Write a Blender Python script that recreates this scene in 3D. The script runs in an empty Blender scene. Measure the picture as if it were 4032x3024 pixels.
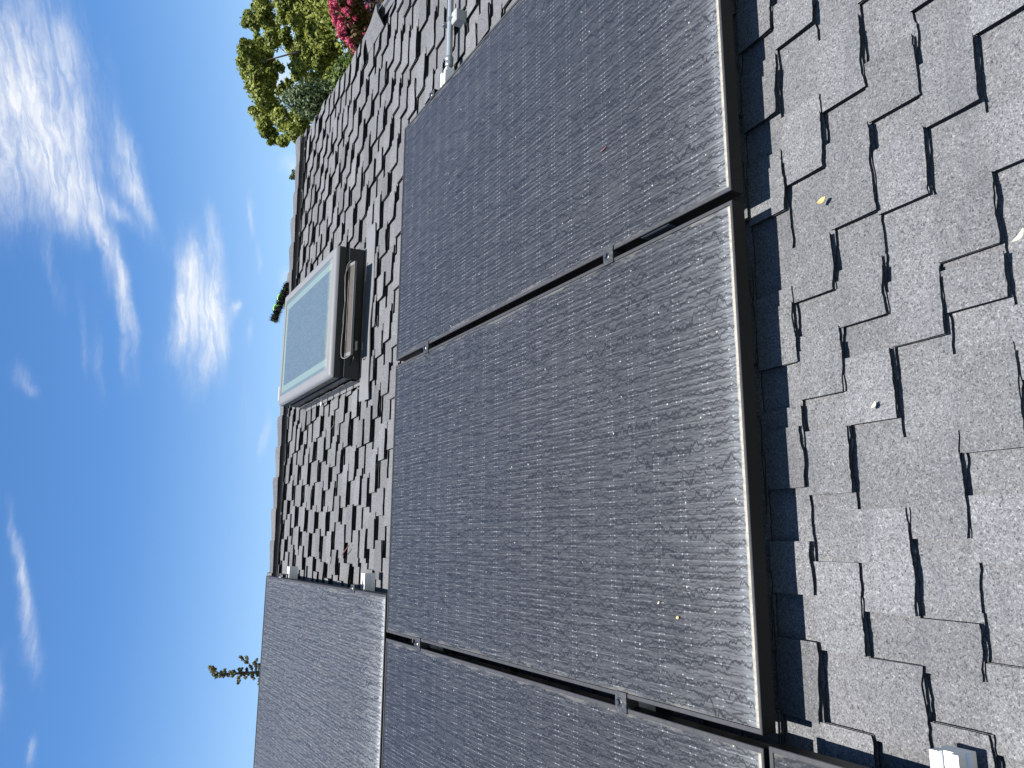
import bpy, math, random
import numpy as np
from mathutils import Vector, Matrix

rnd = random.Random(7)
rng = np.random.default_rng(11)
sc = bpy.context.scene
COL = sc.collection

# ------------------------------------------------------------------ frames of reference
# roof frame: s = along the eaves (right), t = up the slope, n = off the slope.
# n = 0 is the glass plane of the solar panels, the shingles lie at n = ROOF.
PITCH = math.radians(26.57)
CP, SP = math.cos(PITCH), math.sin(PITCH)
Z0 = 3.45
ROOF = -0.122
ROT = (PITCH, 0, 0)
S0, S1 = -3.6, 3.038          # ends of the roof
TE, TA = -1.32, 3.835         # eave and apex

def P(s, t, n):
    return Vector((s, t*CP - n*SP, Z0 + t*SP + n*CP))

CAMR = [[0.004715355, -0.513693400, -0.857960871],
        [-0.979436358, 0.170680571, -0.107575853],
        [0.201698257, 0.840825329, -0.502325173]]
CAMC = (0.329064548, -0.993155079, 1.102991328)
FPX = 2999.87
def d2w(v):
    return Vector((v[0], v[1]*CP - v[2]*SP, v[1]*SP + v[2]*CP))
def ray(px, py):
    a = ((px-2016)/FPX, (py-1512)/FPX, 1.0)
    return d2w([sum(CAMR[r][c]*a[r] for r in range(3)) for c in range(3)]).normalized()
EYE = P(*CAMC)
def at(px, py, dist):
    return EYE + ray(px, py)*dist

# ------------------------------------------------------------------ materials
def new_mat(name):
    m = bpy.data.materials.new(name); m.use_nodes = True
    nt = m.node_tree; nt.nodes.clear()
    out = nt.nodes.new('ShaderNodeOutputMaterial')
    b = nt.nodes.new('ShaderNodeBsdfPrincipled')
    nt.links.new(b.outputs[0], out.inputs[0])
    return m, nt, b
class G:
    """small node-graph helper"""
    def __init__(s, nt): s.nt = nt
    def n(s, typ, ins=None, **kw):
        nd = s.nt.nodes.new(typ)
        for k, v in kw.items(): setattr(nd, k, v)
        for k, v in (ins or {}).items():
            if hasattr(v, 'is_linked') or hasattr(v, 'links'): s.nt.links.new(v, nd.inputs[k])
            else: nd.inputs[k].default_value = v
        return nd
    def m(s, op, a, b=None, c=None, clamp=False):
        nd = s.nt.nodes.new('ShaderNodeMath'); nd.operation = op; nd.use_clamp = clamp
        for i, v in enumerate((a, b, c)):
            if v is None: continue
            if isinstance(v, (int, float)): nd.inputs[i].default_value = v
            else: s.nt.links.new(v, nd.inputs[i])
        return nd.outputs[0]
    def step(s, x, lo, hi):
        nd = s.nt.nodes.new('ShaderNodeMapRange'); nd.interpolation_type = 'SMOOTHSTEP'
        for i, v in enumerate((x, lo, hi, 0.0, 1.0)):
            if isinstance(v, (int, float)): nd.inputs[i].default_value = v
            else: s.nt.links.new(v, nd.inputs[i])
        return nd.outputs[0]
    def mix(s, f, a, b, blend='MIX'):
        nd = s.nt.nodes.new('ShaderNodeMix'); nd.data_type = 'RGBA'; nd.blend_type = blend
        for i, v in ((0, f), (6, a), (7, b)):
            if isinstance(v, (int, float)): nd.inputs[i].default_value = v
            elif isinstance(v, tuple): nd.inputs[i].default_value = v if len(v) == 4 else (*v, 1)
            else: s.nt.links.new(v, nd.inputs[i])
        return nd.outputs[2]
    def noise(s, vec, scale, detail=2.0, rough=.5, dist=0.0, out=0):
        nd = s.n('ShaderNodeTexNoise', {'Vector': vec, 'Scale': scale, 'Detail': detail, 'Roughness': rough, 'Distortion': dist})
        return nd.outputs[out]
    def scale(s, vec, x, y, z=1.0, loc=(0, 0, 0)):
        return s.n('ShaderNodeMapping', {'Vector': vec, 'Scale': (x, y, z), 'Location': loc}).outputs[0]
    def obj(s): return s.n('ShaderNodeTexCoord').outputs['Object']
    def sep(s, v):
        nd = s.n('ShaderNodeSeparateXYZ', {0: v}); return nd.outputs
    def ramp(s, f, stops):
        nd = s.n('ShaderNodeValToRGB', {0: f}); e = nd.color_ramp.elements
        while len(e) < len(stops): e.new(0.5)
        for i, (p, c) in enumerate(stops):
            e[i].position = p; e[i].color = (*c, 1) if len(c) == 3 else c
        return nd.outputs[0]

K = .683          # albedo level that goes with the exposure below
def simple(name, col, rough=.5, metal=0.0, vary=.15, nscale=30, spec=.5, bump=0.0, dust=None):
    m, nt, b = new_mat(name); g = G(nt); o = g.obj(); col = tuple(c*K for c in col)
    f = g.noise(o, nscale, 4, .6)
    lo = tuple(c*(1-vary) for c in col); hi = tuple(min(1, c*(1+vary)) for c in col)
    c = g.mix(f, lo, hi)
    if dust:
        d = g.step(g.noise(o, nscale*2.3, 5, .7), .45, .75)
        c = g.mix(g.m('MULTIPLY', d, dust[3]), c, tuple(q*K for q in dust[:3]))
    nt.links.new(c, b.inputs['Base Color'])
    r = g.m('ADD', g.m('MULTIPLY', g.noise(o, nscale*.6, 3), .2), rough-.1)
    nt.links.new(r, b.inputs['Roughness'])
    b.inputs['Metallic'].default_value = metal
    b.inputs['Specular IOR Level'].default_value = spec
    if bump:
        bp = g.n('ShaderNodeBump', {'Strength': bump, 'Distance': .002, 'Height': g.noise(o, nscale*4, 4)})
        nt.links.new(bp.outputs[0], b.inputs['Normal'])
    return m

def shingle_mat():
    m, nt, b = new_mat('asphalt_granules'); g = G(nt); o = g.obj()
    v1 = g.n('ShaderNodeTexVoronoi', {'Vector': o, 'Scale': 520.0}).outputs['Color']
    v2 = g.n('ShaderNodeTexVoronoi', {'Vector': o, 'Scale': 270.0}).outputs['Color']
    a = g.sep(v1)[0]; c2 = g.sep(v2)[1]
    f = g.m('ADD', g.m('MULTIPLY', a, .66), g.m('MULTIPLY', c2, .34))
    c = g.ramp(f, [(0.0, (.020, .021, .023)), (.30, (.070, .0705, .072)), (.55, (.092, .0925, .094)), (.80, (.116, .1162, .1165)), (1.0, (.185, .182, .177))])
    # weathering patches and each piece's own shade of granules
    big = g.noise(o, 5.0, 4, .6)
    c = g.mix(.55, c, g.mix(big, (.26, .26, .26), (.74, .74, .73)), 'OVERLAY')
    blend = g.noise(g.scale(o, 3.0, 16.0), 1.0, 3, .6)
    c = g.mix(g.m('MULTIPLY', g.step(blend, .52, .72), .34), c, (.052, .053, .058))
    moss = g.m('MULTIPLY', g.step(g.noise(o, 11.0, 5, .7), .62, .78), .22)
    c = g.mix(moss, c, (.085, .083, .066))
    tone = g.n('ShaderNodeAttribute', attribute_name='tone').outputs['Fac']
    c = g.mix(1.0, c, g.n('ShaderNodeCombineColor', {0: g.m('MULTIPLY', tone, .965), 1: g.m('MULTIPLY', tone, .985), 2: g.m('MULTIPLY', tone, 1.035)}).outputs[0], 'MULTIPLY')
    nt.links.new(c, b.inputs['Base Color'])
    b.inputs['Roughness'].default_value = .88
    b.inputs['Specular IOR Level'].default_value = .22
    bp = g.n('ShaderNodeBump', {'Strength': .4, 'Distance': .0012, 'Height': f})
    nt.links.new(bp.outputs[0], b.inputs['Normal'])
    return m

def edge_mat():
    m, nt, b = new_mat('asphalt_cut_edge'); g = G(nt); o = g.obj()
    f = g.noise(o, 160, 4, .7)
    c = g.ramp(f, [(.35, (.006, .006, .008)), (.62, (.014, .012, .012)), (.78, (.06, .042, .03))])
    nt.links.new(c, b.inputs['Base Color']); b.inputs['Roughness'].default_value = .8
    b.inputs['Specular IOR Level'].default_value = .2
    return m

PW, PL = 1.0, 1.7427
def glass_mat():
    """dusty black solar glass: busbar wires with solder dots, drip-crazed dust film, pollen along the lower frame"""
    m, nt, b = new_mat('dusty_solar_glass'); g = G(nt); o = g.obj()
    info = g.n('ShaderNodeObjectInfo').outputs['Random']
    off = g.n('ShaderNodeCombineXYZ', {0: g.m('MULTIPLY', info, 37.0), 1: g.m('MULTIPLY', info, 19.0), 2: 0.0}).outputs[0]
    oo = g.n('ShaderNodeVectorMath', {0: o, 1: off}, operation='ADD').outputs[0]
    X, Y, _ = g.sep(o)
    # warped coordinates for the runs the rain left, mostly down the slope
    w = g.noise(g.scale(oo, 34, 22), 1.0, 4, .65, out=1)
    wv = g.n('ShaderNodeVectorMath', {0: w, 1: (.5, .5, .5)}, operation='SUBTRACT').outputs[0]
    wv = g.n('ShaderNodeVectorMath', {0: wv, 1: (.030, .030, 0)}, operation='MULTIPLY').outputs[0]
    wo = g.n('ShaderNodeVectorMath', {0: oo, 1: wv}, operation='ADD').outputs[0]
    def cracks(sx, sy, lo, hi):
        v = g.n('ShaderNodeTexVoronoi', {'Vector': g.scale(wo, sx, sy), 'Scale': 1.0}, feature='DISTANCE_TO_EDGE', voronoi_dimensions='2D').outputs['Distance']
        return g.m('SUBTRACT', 1.0, g.step(v, lo, hi))
    # dark runs: meandering lines down the slope where drops washed the film off
    def runs(pitch, amp, jag, width, mask, loc, cover):
        l1 = g.m('SUBTRACT', g.noise(g.scale(oo, 5.5, 3.0, loc=loc), 1.0, 2, .5), .5)
        l2 = g.m('SUBTRACT', g.noise(g.scale(oo, .22/pitch, 42, loc=loc), 1.0, 3, .6), .5)
        ph = g.m('ADD', g.m('DIVIDE', X, pitch), g.m('ADD', g.m('MULTIPLY', l1, amp), g.m('MULTIPLY', l2, jag)))
        ph = g.m('ADD', ph, g.m('MULTIPLY', info, 7.3))
        dd = g.m('ABSOLUTE', g.m('SUBTRACT', g.m('FRACT', ph), .5))
        idn = g.m('FLOOR', ph)
        mv = g.n('ShaderNodeCombineXYZ', {0: g.m('MULTIPLY', idn, 3.17), 1: g.m('MULTIPLY', Y, mask), 2: loc[0]}).outputs[0]
        on = g.step(g.noise(mv, 1.0, 3, .6), cover-.06, cover+.10)
        wd = g.m('MULTIPLY', g.m('ADD', .45, g.m('MULTIPLY', on, .55)), width)
        line = g.m('SUBTRACT', 1.0, g.step(dd, g.m('MULTIPLY', wd, .30), wd))
        return g.m('MULTIPLY', line, on)
    crk = g.m('MAXIMUM', runs(.037, 3.6, 1.7, .095, 3.0, (1, 2, 0), .36), g.m('MULTIPLY', runs(.021, 2.8, 1.6, .13, 6.0, (5, 3, 0), .38), .9))
    crk = g.m('MAXIMUM', crk, g.m('MULTIPLY', runs(.0125, 2.0, 1.5, .17, 11.0, (2, 8, 0), .38), .75))
    crk = g.m('MAXIMUM', crk, g.m('MULTIPLY', runs(.0071, 1.2, 1.3, .22, 18.0, (7, 1, 0), .40), .45))
    iso = g.noise(g.scale(wo, 210, 110), 1.0, 5, .78)
    lin = g.noise(g.scale(wo, 260, 22), 1.0, 4, .65)
    fine = g.m('ADD', g.m('MULTIPLY', iso, .45), g.m('MULTIPLY', lin, .55))
    pale = g.noise(g.scale(wo, 80, 50, loc=(3, 7, 0)), 1.0, 4, .65)
    thread = g.m('SUBTRACT', 1.0, g.step(g.m('ABSOLUTE', g.m('SUBTRACT', pale, .5)), .0, .03))   # pale threads
    broad = g.noise(g.scale(oo, 3.2, 1.5), 1.0, 4, .6)
    patch = g.noise(g.scale(wo, 38, 24, loc=(8, 1, 0)), 1.0, 4, .7)
    dust = g.m('ADD', g.m('MULTIPLY', g.step(fine, .30, .70), .60), g.m('MULTIPLY', broad, .34))
    dust = g.m('ADD', dust, g.m('MULTIPLY', g.step(patch, .35, .68), .10))
    dust = g.m('ADD', dust, g.m('MULTIPLY', thread, .30))
    # thicker film toward the lower frame, in tongues
    tongue = g.noise(g.scale(wo, 30, 4, loc=(1, 5, 0)), 1.0, 5, .7)
    low = g.m('SUBTRACT', 1.0, g.step(Y, .010, g.m('ADD', g.m('MULTIPLY', g.m('POWER', tongue, 2.0), .85), .02)))
    dust = g.m('ADD', dust, g.m('MULTIPLY', low, .55))
    rim = g.m('SUBTRACT', 1.0, g.step(Y, .010, g.m('ADD', .026, g.m('MULTIPLY', g.m('POWER', tongue, 2.0), .10))))
    dust = g.m('ADD', dust, g.m('MULTIPLY', rim, 2.1))
    dirt = g.sep(g.n('ShaderNodeObjectInfo').outputs['Color'])[0]
    dust = g.m('MULTIPLY', dust, dirt)
    side = g.m('MINIMUM', X, g.m('SUBTRACT', PW, X))
    dust = g.m('ADD', dust, g.m('MULTIPLY', g.m('SUBTRACT', 1.0, g.step(side, .008, .04)), g.m('MULTIPLY', fine, .25)))
    dust = g.m('MULTIPLY', dust, g.m('SUBTRACT', 1.0, g.m('MULTIPLY', crk, .84)))
    dust = g.m('MULTIPLY', g.m('SUBTRACT', dust, .05), .056, clamp=True)
    seam = g.m('LESS_THAN', g.m('ABSOLUTE', g.m('SUBTRACT', Y, PL*.5)), .004)
    c = g.mix(dust, (.0064, .0072, .0090), (.535, .585, .645))
    c = g.mix(g.m('MULTIPLY', seam, .30), c, (.012, .012, .015))
    # wires every 12.45 mm, dots in pairs every 77 mm
    wx = g.m('ABSOLUTE', g.m('SUBTRACT', g.m('FRACT', g.m('DIVIDE', X, .01245)), .5))
    wire = g.m('SUBTRACT', 1.0, g.step(wx, .045, .095))
    yy = g.m('FRACT', g.m('DIVIDE', g.m('SUBTRACT', Y, .0887), .0771))
    pair = g.m('MULTIPLY', g.m('LESS_THAN', yy, .24), 1.0)
    d1 = g.m('LESS_THAN', yy, .045)
    d2 = g.m('LESS_THAN', g.m('ABSOLUTE', g.m('SUBTRACT', yy, .215)), .022)
    dots = g.m('MAXIMUM', d1, d2)
    dotw = g.m('SUBTRACT', 1.0, g.step(wx, .09, .14))
    brk = g.step(g.noise(g.scale(oo, 80, 9, loc=(9, 3, 0)), 1.0, 3, .6), .40, .62)
    inside = g.m('MULTIPLY', g.m('MULTIPLY', g.m('GREATER_THAN', side, .016), g.m('GREATER_THAN', Y, .02)), g.m('LESS_THAN', Y, PL-.02))
    wi = g.m('MULTIPLY', wire, g.m('MULTIPLY', brk, g.m('ADD', .085, g.m('MULTIPLY', pair, .06))))
    wi = g.m('MAXIMUM', wi, g.m('MULTIPLY', g.m('MULTIPLY', dots, dotw), g.m('ADD', .05, g.m('MULTIPLY', brk, .26))))
    c = g.mix(g.m('MULTIPLY', wi, inside), c, (.42, .43, .46))
    # grit and bird specks
    sp = g.n('ShaderNodeTexVoronoi', {'Vector': oo, 'Scale': 24.0, 'Randomness': 1.0}, voronoi_dimensions='2D')
    rad = g.m('MULTIPLY', g.m('POWER', g.sep(sp.outputs['Color'])[0], 10.0), .055)
    spk = g.m('LESS_THAN', sp.outputs['Distance'], rad)
    c = g.mix(g.m('MULTIPLY', spk, .8), c, (.30, .295, .28))
    # beige silt lying against the lower frame, ragged along the sides
    rag = g.m('MULTIPLY', g.noise(g.scale(oo, 60, 60), 1.0, 4, .7), .008)
    silt = g.m('SUBTRACT', 1.0, g.step(Y, g.m('ADD', rag, .0072), g.m('ADD', rag, .0112)))
    c = g.mix(g.m('MULTIPLY', silt, g.m('ADD', .45, g.m('MULTIPLY', g.step(g.noise(g.scale(oo, 120, 60), 1.0, 4, .7), .3, .6), .5))), c, (.235, .218, .178))
    sr = g.m('MULTIPLY', g.step(g.noise(g.scale(oo, 40, 9), 1.0, 4, .7), .42, .68), .011)
    sl = g.m('SUBTRACT', 1.0, g.step(side, g.m('ADD', sr, .007), g.m('ADD', sr, .012)))
    c = g.mix(g.m('MULTIPLY', sl, .45), c, (.10, .097, .086))
    nt.links.new(c, b.inputs['Base Color'])
    r = g.m('ADD', .32, g.m('MULTIPLY', dust, 4.0), clamp=True)
    nt.links.new(r, b.inputs['Roughness'])
    b.inputs['Specular IOR Level'].default_value = .38
    bp = g.n('ShaderNodeBump', {'Strength': .12, 'Distance': .001, 'Height': fine})
    nt.links.new(bp.outputs[0], b.inputs['Normal'])
    return m

def pane_mat():
    m, nt, b = new_mat('skylight_glass'); g = G(nt); o = g.obj()
    X, Y, _ = g.sep(o)            # local: x 0..0.65, y 0..0.95 of the sash
    ed = g.m('MINIMUM', g.m('SUBTRACT', X, .050), g.m('SUBTRACT', .600, X))
    ed = g.m('MINIMUM', ed, g.m('SUBTRACT', .905, Y))
    band = g.m('MULTIPLY', g.m('GREATER_THAN', ed, .018), g.m('LESS_THAN', ed, .052))
    outer = g.m('LESS_THAN', ed, .018)
    streak = g.noise(g.scale(o, 60, 16), 1.0, 5, .7, 1.5)
    runs = g.m('SUBTRACT', 1.0, g.step(g.m('ABSOLUTE', g.m('SUBTRACT', g.noise(g.scale(o, 42, 12), 1.0, 4, .7), .5)), 0, .05))
    c = g.mix(streak, (.045, .066, .080), (.080, .108, .124))
    c = g.mix(g.m('MULTIPLY', runs, .25), c, (.032, .046, .056))
    c = g.mix(g.m('MULTIPLY', band, .75), c, (.135, .18, .16))
    c = g.mix(g.m('MULTIPLY', outer, .7), c, (.082, .11, .118))
    pol = g.m('SUBTRACT', 1.0, g.step(Y, .060, g.m('ADD', .075, g.m('MULTIPLY', g.noise(g.scale(o, 45, 30), 1.0, 4, .7), .10))))
    c = g.mix(g.m('MULTIPLY', pol, .7), c, (.20, .20, .145))
    nt.links.new(c, b.inputs['Base Color'])
    nt.links.new(g.m('ADD', .12, g.m('MULTIPLY', streak, .3)), b.inputs['Roughness'])
    b.inputs['Specular IOR Level'].default_value = .6
    return m

def leaf_mat(name, dark, mid, light, trans=.35, rough=.55):
    m, nt, b = new_mat(name); g = G(nt)
    f = g.n('ShaderNodeAttribute', attribute_name='tone').outputs['Fac']
    dark, mid, light = (tuple(q*K for q in z) for z in (dark, mid, light))
    c = g.ramp(f, [(0.0, dark), (.5, mid), (1.0, light)])
    nt.links.new(c, b.inputs['Base Color']); b.inputs['Roughness'].default_value = rough
    b.inputs['Specular IOR Level'].default_value = .3
    tr = nt.nodes.new('ShaderNodeBsdfTranslucent'); nt.links.new(c, tr.inputs[0])
    mx = nt.nodes.new('ShaderNodeMixShader'); mx.inputs[0].default_value = trans
    nt.links.new(b.outputs[0], mx.inputs[1]); nt.links.new(tr.outputs[0], mx.inputs[2])
    out = [n for n in nt.nodes if n.type == 'OUTPUT_MATERIAL'][0]
    nt.links.new(mx.outputs[0], out.inputs[0])
    return m

M = {}
M['shingle'] = shingle_mat(); M['edge'] = edge_mat(); M['glass'] = glass_mat(); M['pane'] = pane_mat()
def frame_mat():
    m, nt, b = new_mat('black_anodised_frame'); g = G(nt)
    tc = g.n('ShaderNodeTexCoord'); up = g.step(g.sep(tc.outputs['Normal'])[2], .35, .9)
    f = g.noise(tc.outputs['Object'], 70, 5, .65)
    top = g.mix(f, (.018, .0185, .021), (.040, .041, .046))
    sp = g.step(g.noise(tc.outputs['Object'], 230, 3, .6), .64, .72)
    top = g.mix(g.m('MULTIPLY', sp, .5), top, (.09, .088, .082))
    c = g.mix(up, g.mix(f, (.0018, .0018, .0021), (.0042, .0041, .0041)), top)  # dusty tops; sides coloured extra dark to stand in for shade
    nt.links.new(c, b.inputs['Base Color']); nt.links.new(g.m('ADD', .36, g.m('MULTIPLY', f, .3)), b.inputs['Roughness'])
    b.inputs['Specular IOR Level'].default_value = .22
    return m
M['frame'] = frame_mat()
M['back'] = simple('panel_backsheet', (.02, .02, .022), .6)
M['label'] = simple('blue_grey_sticker', (0.0490, 0.0700, 0.1050), .5)
M['labelink'] = simple('sticker_print', (0.0140, 0.0210, 0.0420), .5)
M['alu'] = simple('mill_aluminium', (.95, .95, .93), .42, .35, .08, 25)
M['steel'] = simple('clamp_metal', (.11, .113, .12), .36, .75, .2, 80, dust=(.45, .43, .36, .3))
M['bolt'] = simple('bolt_steel', (.15, .155, .17), .34, .9, .1, 120)
M['sash'] = simple('grey_sash_cladding', (0.1612, 0.1674, 0.1798), .58, .0, .08, 12, .3)
M['clad_shade'] = simple('dark_curb_and_sash_shade', (0.0225, 0.0238, 0.0270), .34, .25, .2, 9)
M['flash'] = simple('grey_lead_flashing', (.175, .178, .186), .45, .25, .12, 15, bump=.2)
M['white'] = simple('white_plastic', (0.3844, 0.3906, 0.3844), .5, 0, .05, 20)
M['brown_cell'] = simple('brown_solar_cell', (.060, .050, .045), .45, 0, .25, 60)
M['cable'] = simple('grey_cable', (0.1020, 0.0990, 0.0960), .5, 0, .1, 40)
M['dcable'] = simple('black_cable', (.02, .02, .022), .5, 0, .1, 40)
M['galv'] = simple('galvanised_conduit', (0.3920, 0.4200, 0.4410), .36, .55, .10, 14)
M['galvd'] = simple('zinc_fitting', (0.2800, 0.3080, 0.3290), .38, .6, .15, 40)
M['greybox'] = simple('grey_polymer_block', (0.2904, 0.3036, 0.3036), .55, 0, .06, 20)
M['vent'] = simple('black_vent_plastic', (0.0180, 0.0198, 0.0252), .38, 0, .15, 20)
M['bristle'] = simple('black_bristles', (0.0096, 0.0084, 0.0090), .6, 0, .3, 50)
M['lime'] = simple('lime_plastic', (.28, .78, .03), .4, 0, .1, 20)
M['bark'] = simple('tree_bark', (.10, .078, .06), .85, 0, .4, 12, bump=.6)
M['wall'] = simple('painted_siding', (0.3150, 0.3080, 0.2800), .8, 0, .08, 5)
M['trim'] = simple('grey_rake_metal', (0.1620, 0.1680, 0.1800), .45, .3, .1, 10)
M['leafy'] = simple('yellow_leaf', (0.4125, 0.3000, 0.1200), .6, 0, .25, 80)
M['petal'] = simple('pale_petal', (0.5616, 0.5184, 0.4176), .6, 0, .1, 80)
M['twig'] = simple('red_brown_twig', (.12, .04, .03), .7, 0, .3, 60)
M['hold'] = simple('rubber_black', (0.0120, 0.0120, 0.0120), .6)

# ------------------------------------------------------------------ objects
def empty(name, loc=(0, 0, 0), rot=(0, 0, 0), label=None, cat=None, group=None, kind=None):
    o = bpy.data.objects.new(name, None); COL.objects.link(o)
    o.location = loc; o.rotation_euler = rot; o.empty_display_size = .1
    tag(o, label, cat, group, kind)
    return o
def tag(o, label=None, cat=None, group=None, kind=None):
    if label: o['label'] = label
    if cat: o['category'] = cat
    if group: o['group'] = group
    if kind: o['kind'] = kind
    return o
class MB:
    def __init__(s): s.v = []; s.f = []; s.mi = []; s.tone = []; s.smooth = []
    def add(s, vs, fs, mi=0, tone=1.0, smooth=False):
        b = len(s.v); s.v += [tuple(v) for v in vs]
        for f in fs:
            s.f.append([b+i for i in f]); s.mi.append(mi); s.tone.append(tone); s.smooth.append(smooth)
    def box(s, x0, x1, y0, y1, z0, z1, mi=0, tone=1.0):
        s.add([(x0, y0, z0), (x1, y0, z0), (x1, y1, z0), (x0, y1, z0), (x0, y0, z1), (x1, y0, z1), (x1, y1, z1), (x0, y1, z1)],
              [(0, 3, 2, 1), (4, 5, 6, 7), (0, 1, 5, 4), (1, 2, 6, 5), (2, 3, 7, 6), (3, 0, 4, 7)], mi, tone)
    def bbox(s, x0, x1, y0, y1, z0, z1, c=.001, mi=0):
        """box with chamfered top and vertical edges"""
        def ring(i, z): return [(x0+i, y0+c, z), (x0+c, y0+i, z), (x1-c, y0+i, z), (x1-i, y0+c, z), (x1-i, y1-c, z), (x1-c, y1-i, z), (x0+c, y1-i, z), (x0+i, y1-c, z)]
        vs = ring(0, z0)+ring(0, z1-c)+[(x0+c, y0+c*1.5, z1), (x0+c*1.5, y0+c, z1), (x1-c*1.5, y0+c, z1), (x1-c, y0+c*1.5, z1), (x1-c, y1-c*1.5, z1), (x1-c*1.5, y1-c, z1), (x0+c*1.5, y1-c, z1), (x0+c, y1-c*1.5, z1)]
        fs = [tuple(range(7, -1, -1)), tuple(range(16, 24))]
        for r in (0, 8):
            for i in range(8): fs.append((r+i, r+(i+1) % 8, r+8+(i+1) % 8, r+8+i))
        s.add(vs, fs, mi)
    def loops(s, rings, cap0=True, cap1=True, mi=0, smooth=False, tone=1.0):
        k = len(rings[0]); vs = [p for r in rings for p in r]; fs = []
        for i in range(len(rings)-1):
            for j in range(k): fs.append((i*k+j, i*k+(j+1) % k, (i+1)*k+(j+1) % k, (i+1)*k+j))
        s.add(vs, fs, mi, tone, smooth)
        if cap0: s.add(rings[0], [tuple(range(k-1, -1, -1))], mi, tone)
        if cap1: s.add(rings[-1], [tuple(range(k))], mi, tone)
    def tube(s, pts, radii, k=8, mi=0, smooth=True, cap=True):
        pts = [Vector(p) for p in pts]
        if isinstance(radii, (int, float)): radii = [radii]*len(pts)
        rings = []; ref = None
        for i, p in enumerate(pts):
            d = (pts[min(i+1, len(pts)-1)]-pts[max(i-1, 0)]).normalized()
            if ref is None:
                ref = d.orthogonal().normalized()
            ref = (ref - d*ref.dot(d)).normalized(); q = d.cross(ref)
            rings.append([tuple(p+(ref*math.cos(2*math.pi*j/k)+q*math.sin(2*math.pi*j/k))*radii[i]) for j in range(k)])
        s.loops(rings, cap, cap, mi, smooth)
    def build(s, name, mats, parent=None, tones=False):
        me = bpy.data.meshes.new(name); me.from_pydata(s.v, [], s.f); me.update()
        for m in (mats if isinstance(mats, (list, tuple)) else [mats]): me.materials.append(m)
        me.polygons.foreach_set('material_index', s.mi)
        me.polygons.foreach_set('use_smooth', s.smooth)
        if tones:
            at_ = me.attributes.new('tone', 'FLOAT', 'FACE'); at_.data.foreach_set('value', s.tone)
        o = bpy.data.objects.new(name, me); COL.objects.link(o)
        if parent: o.parent = parent
        return o
def copy_tree(o, parent=None):
    c = o.copy(); COL.objects.link(c)
    if parent: c.parent = parent
    for ch in list(o.children): copy_tree(ch, c)
    return c

# ------------------------------------------------------------------ ground
mb = MB()
mb.add([(-400, -400, 0), (400, -400, 0), (400, 400, 0), (-400, 400, 0)], [(0, 1, 2, 3)])
gm, nt, b = new_mat('dry_lawn'); g = G(nt); o = g.obj()
c = g.mix(g.noise(o, .6, 6, .6), (.05, .07, .025), (.14, .12, .06)); nt.links.new(c, b.inputs['Base Color']); b.inputs['Roughness'].default_value = .9
tag(mb.build('ground', gm), None, None, None, 'structure')

# ------------------------------------------------------------------ house with shingled roof
house = empty('house', P(0, 0, ROOF), ROT, 'house under a charcoal shingle roof with laid shingle tabs and a black ridge vent', 'house')
E_ = .0965                         # course exposure
FIXED = {  # rows seen close up: (tooth start, tooth end, base overhang left, right)
 0: [(-.46, -.34, 0, .03), (-.22, -.10, .03, 0), (.018, .153, 0, .02), (.235, .331, 0, 0), (.43, .545, 0, .04), (.67, .79, 0, .034), (.985, 1.09, .05, .03), (1.203, 1.30, 0, .04), (1.397, 1.50, 0, .03)],
 1: [(-.36, -.24, 0, .03), (-.10, .018, 0, 0), (.141, .295, 0, 0), (.416, .533, 0, .0), (.596, .69, 0, .03), (.79, .90, 0, 0), (1.037, 1.151, 0, .04), (1.349, 1.45, .035, 0)],
 2: [(-.25, -.13, .03, 0), (.010, .139, 0, 0), (.214, .386, 0, 0), (.535, .656, 0, 0), (.717, .805, 0, .02), (.908, 1.08, 0, 0), (1.152, 1.274, 0, .034), (1.44, 1.56, 0, .03)],
 3: [(-.33, -.2, 0, .03), (-.07, .057, 0, 0), (.129, .211, 0, .04), (.336, .467, 0, .035), (.658, .755, 0, .02), (.902, 1.024, 0, 0), (1.083, 1.20, 0, 0), (1.33, 1.44, .03, 0)],
 5: [(-.30, -.19, 0, 0), (.05, .16, 0, 0), (.31, .43, 0, 0), (.565, .68, 0, 0), (.90, 1.0, 0, 0), (1.142, 1.26, 0, 0)],
 4: [(-.22, -.09, 0, 0), (.03, .156, 0, .02), (.30, .40, 0, 0), (.467, .61, 0, .015), (.694, .764, 0, 0), (.78, .88, 0, .02), (1.023, 1.141, 0, 0), (1.25, 1.36, 0, .03)],
}
TH = .0038; HT = .0178
mb = MB()
def nz(x):   # deck height under shingle material at distance x above its butt
    return HT*(1 - x/(2.3*E_))
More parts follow.
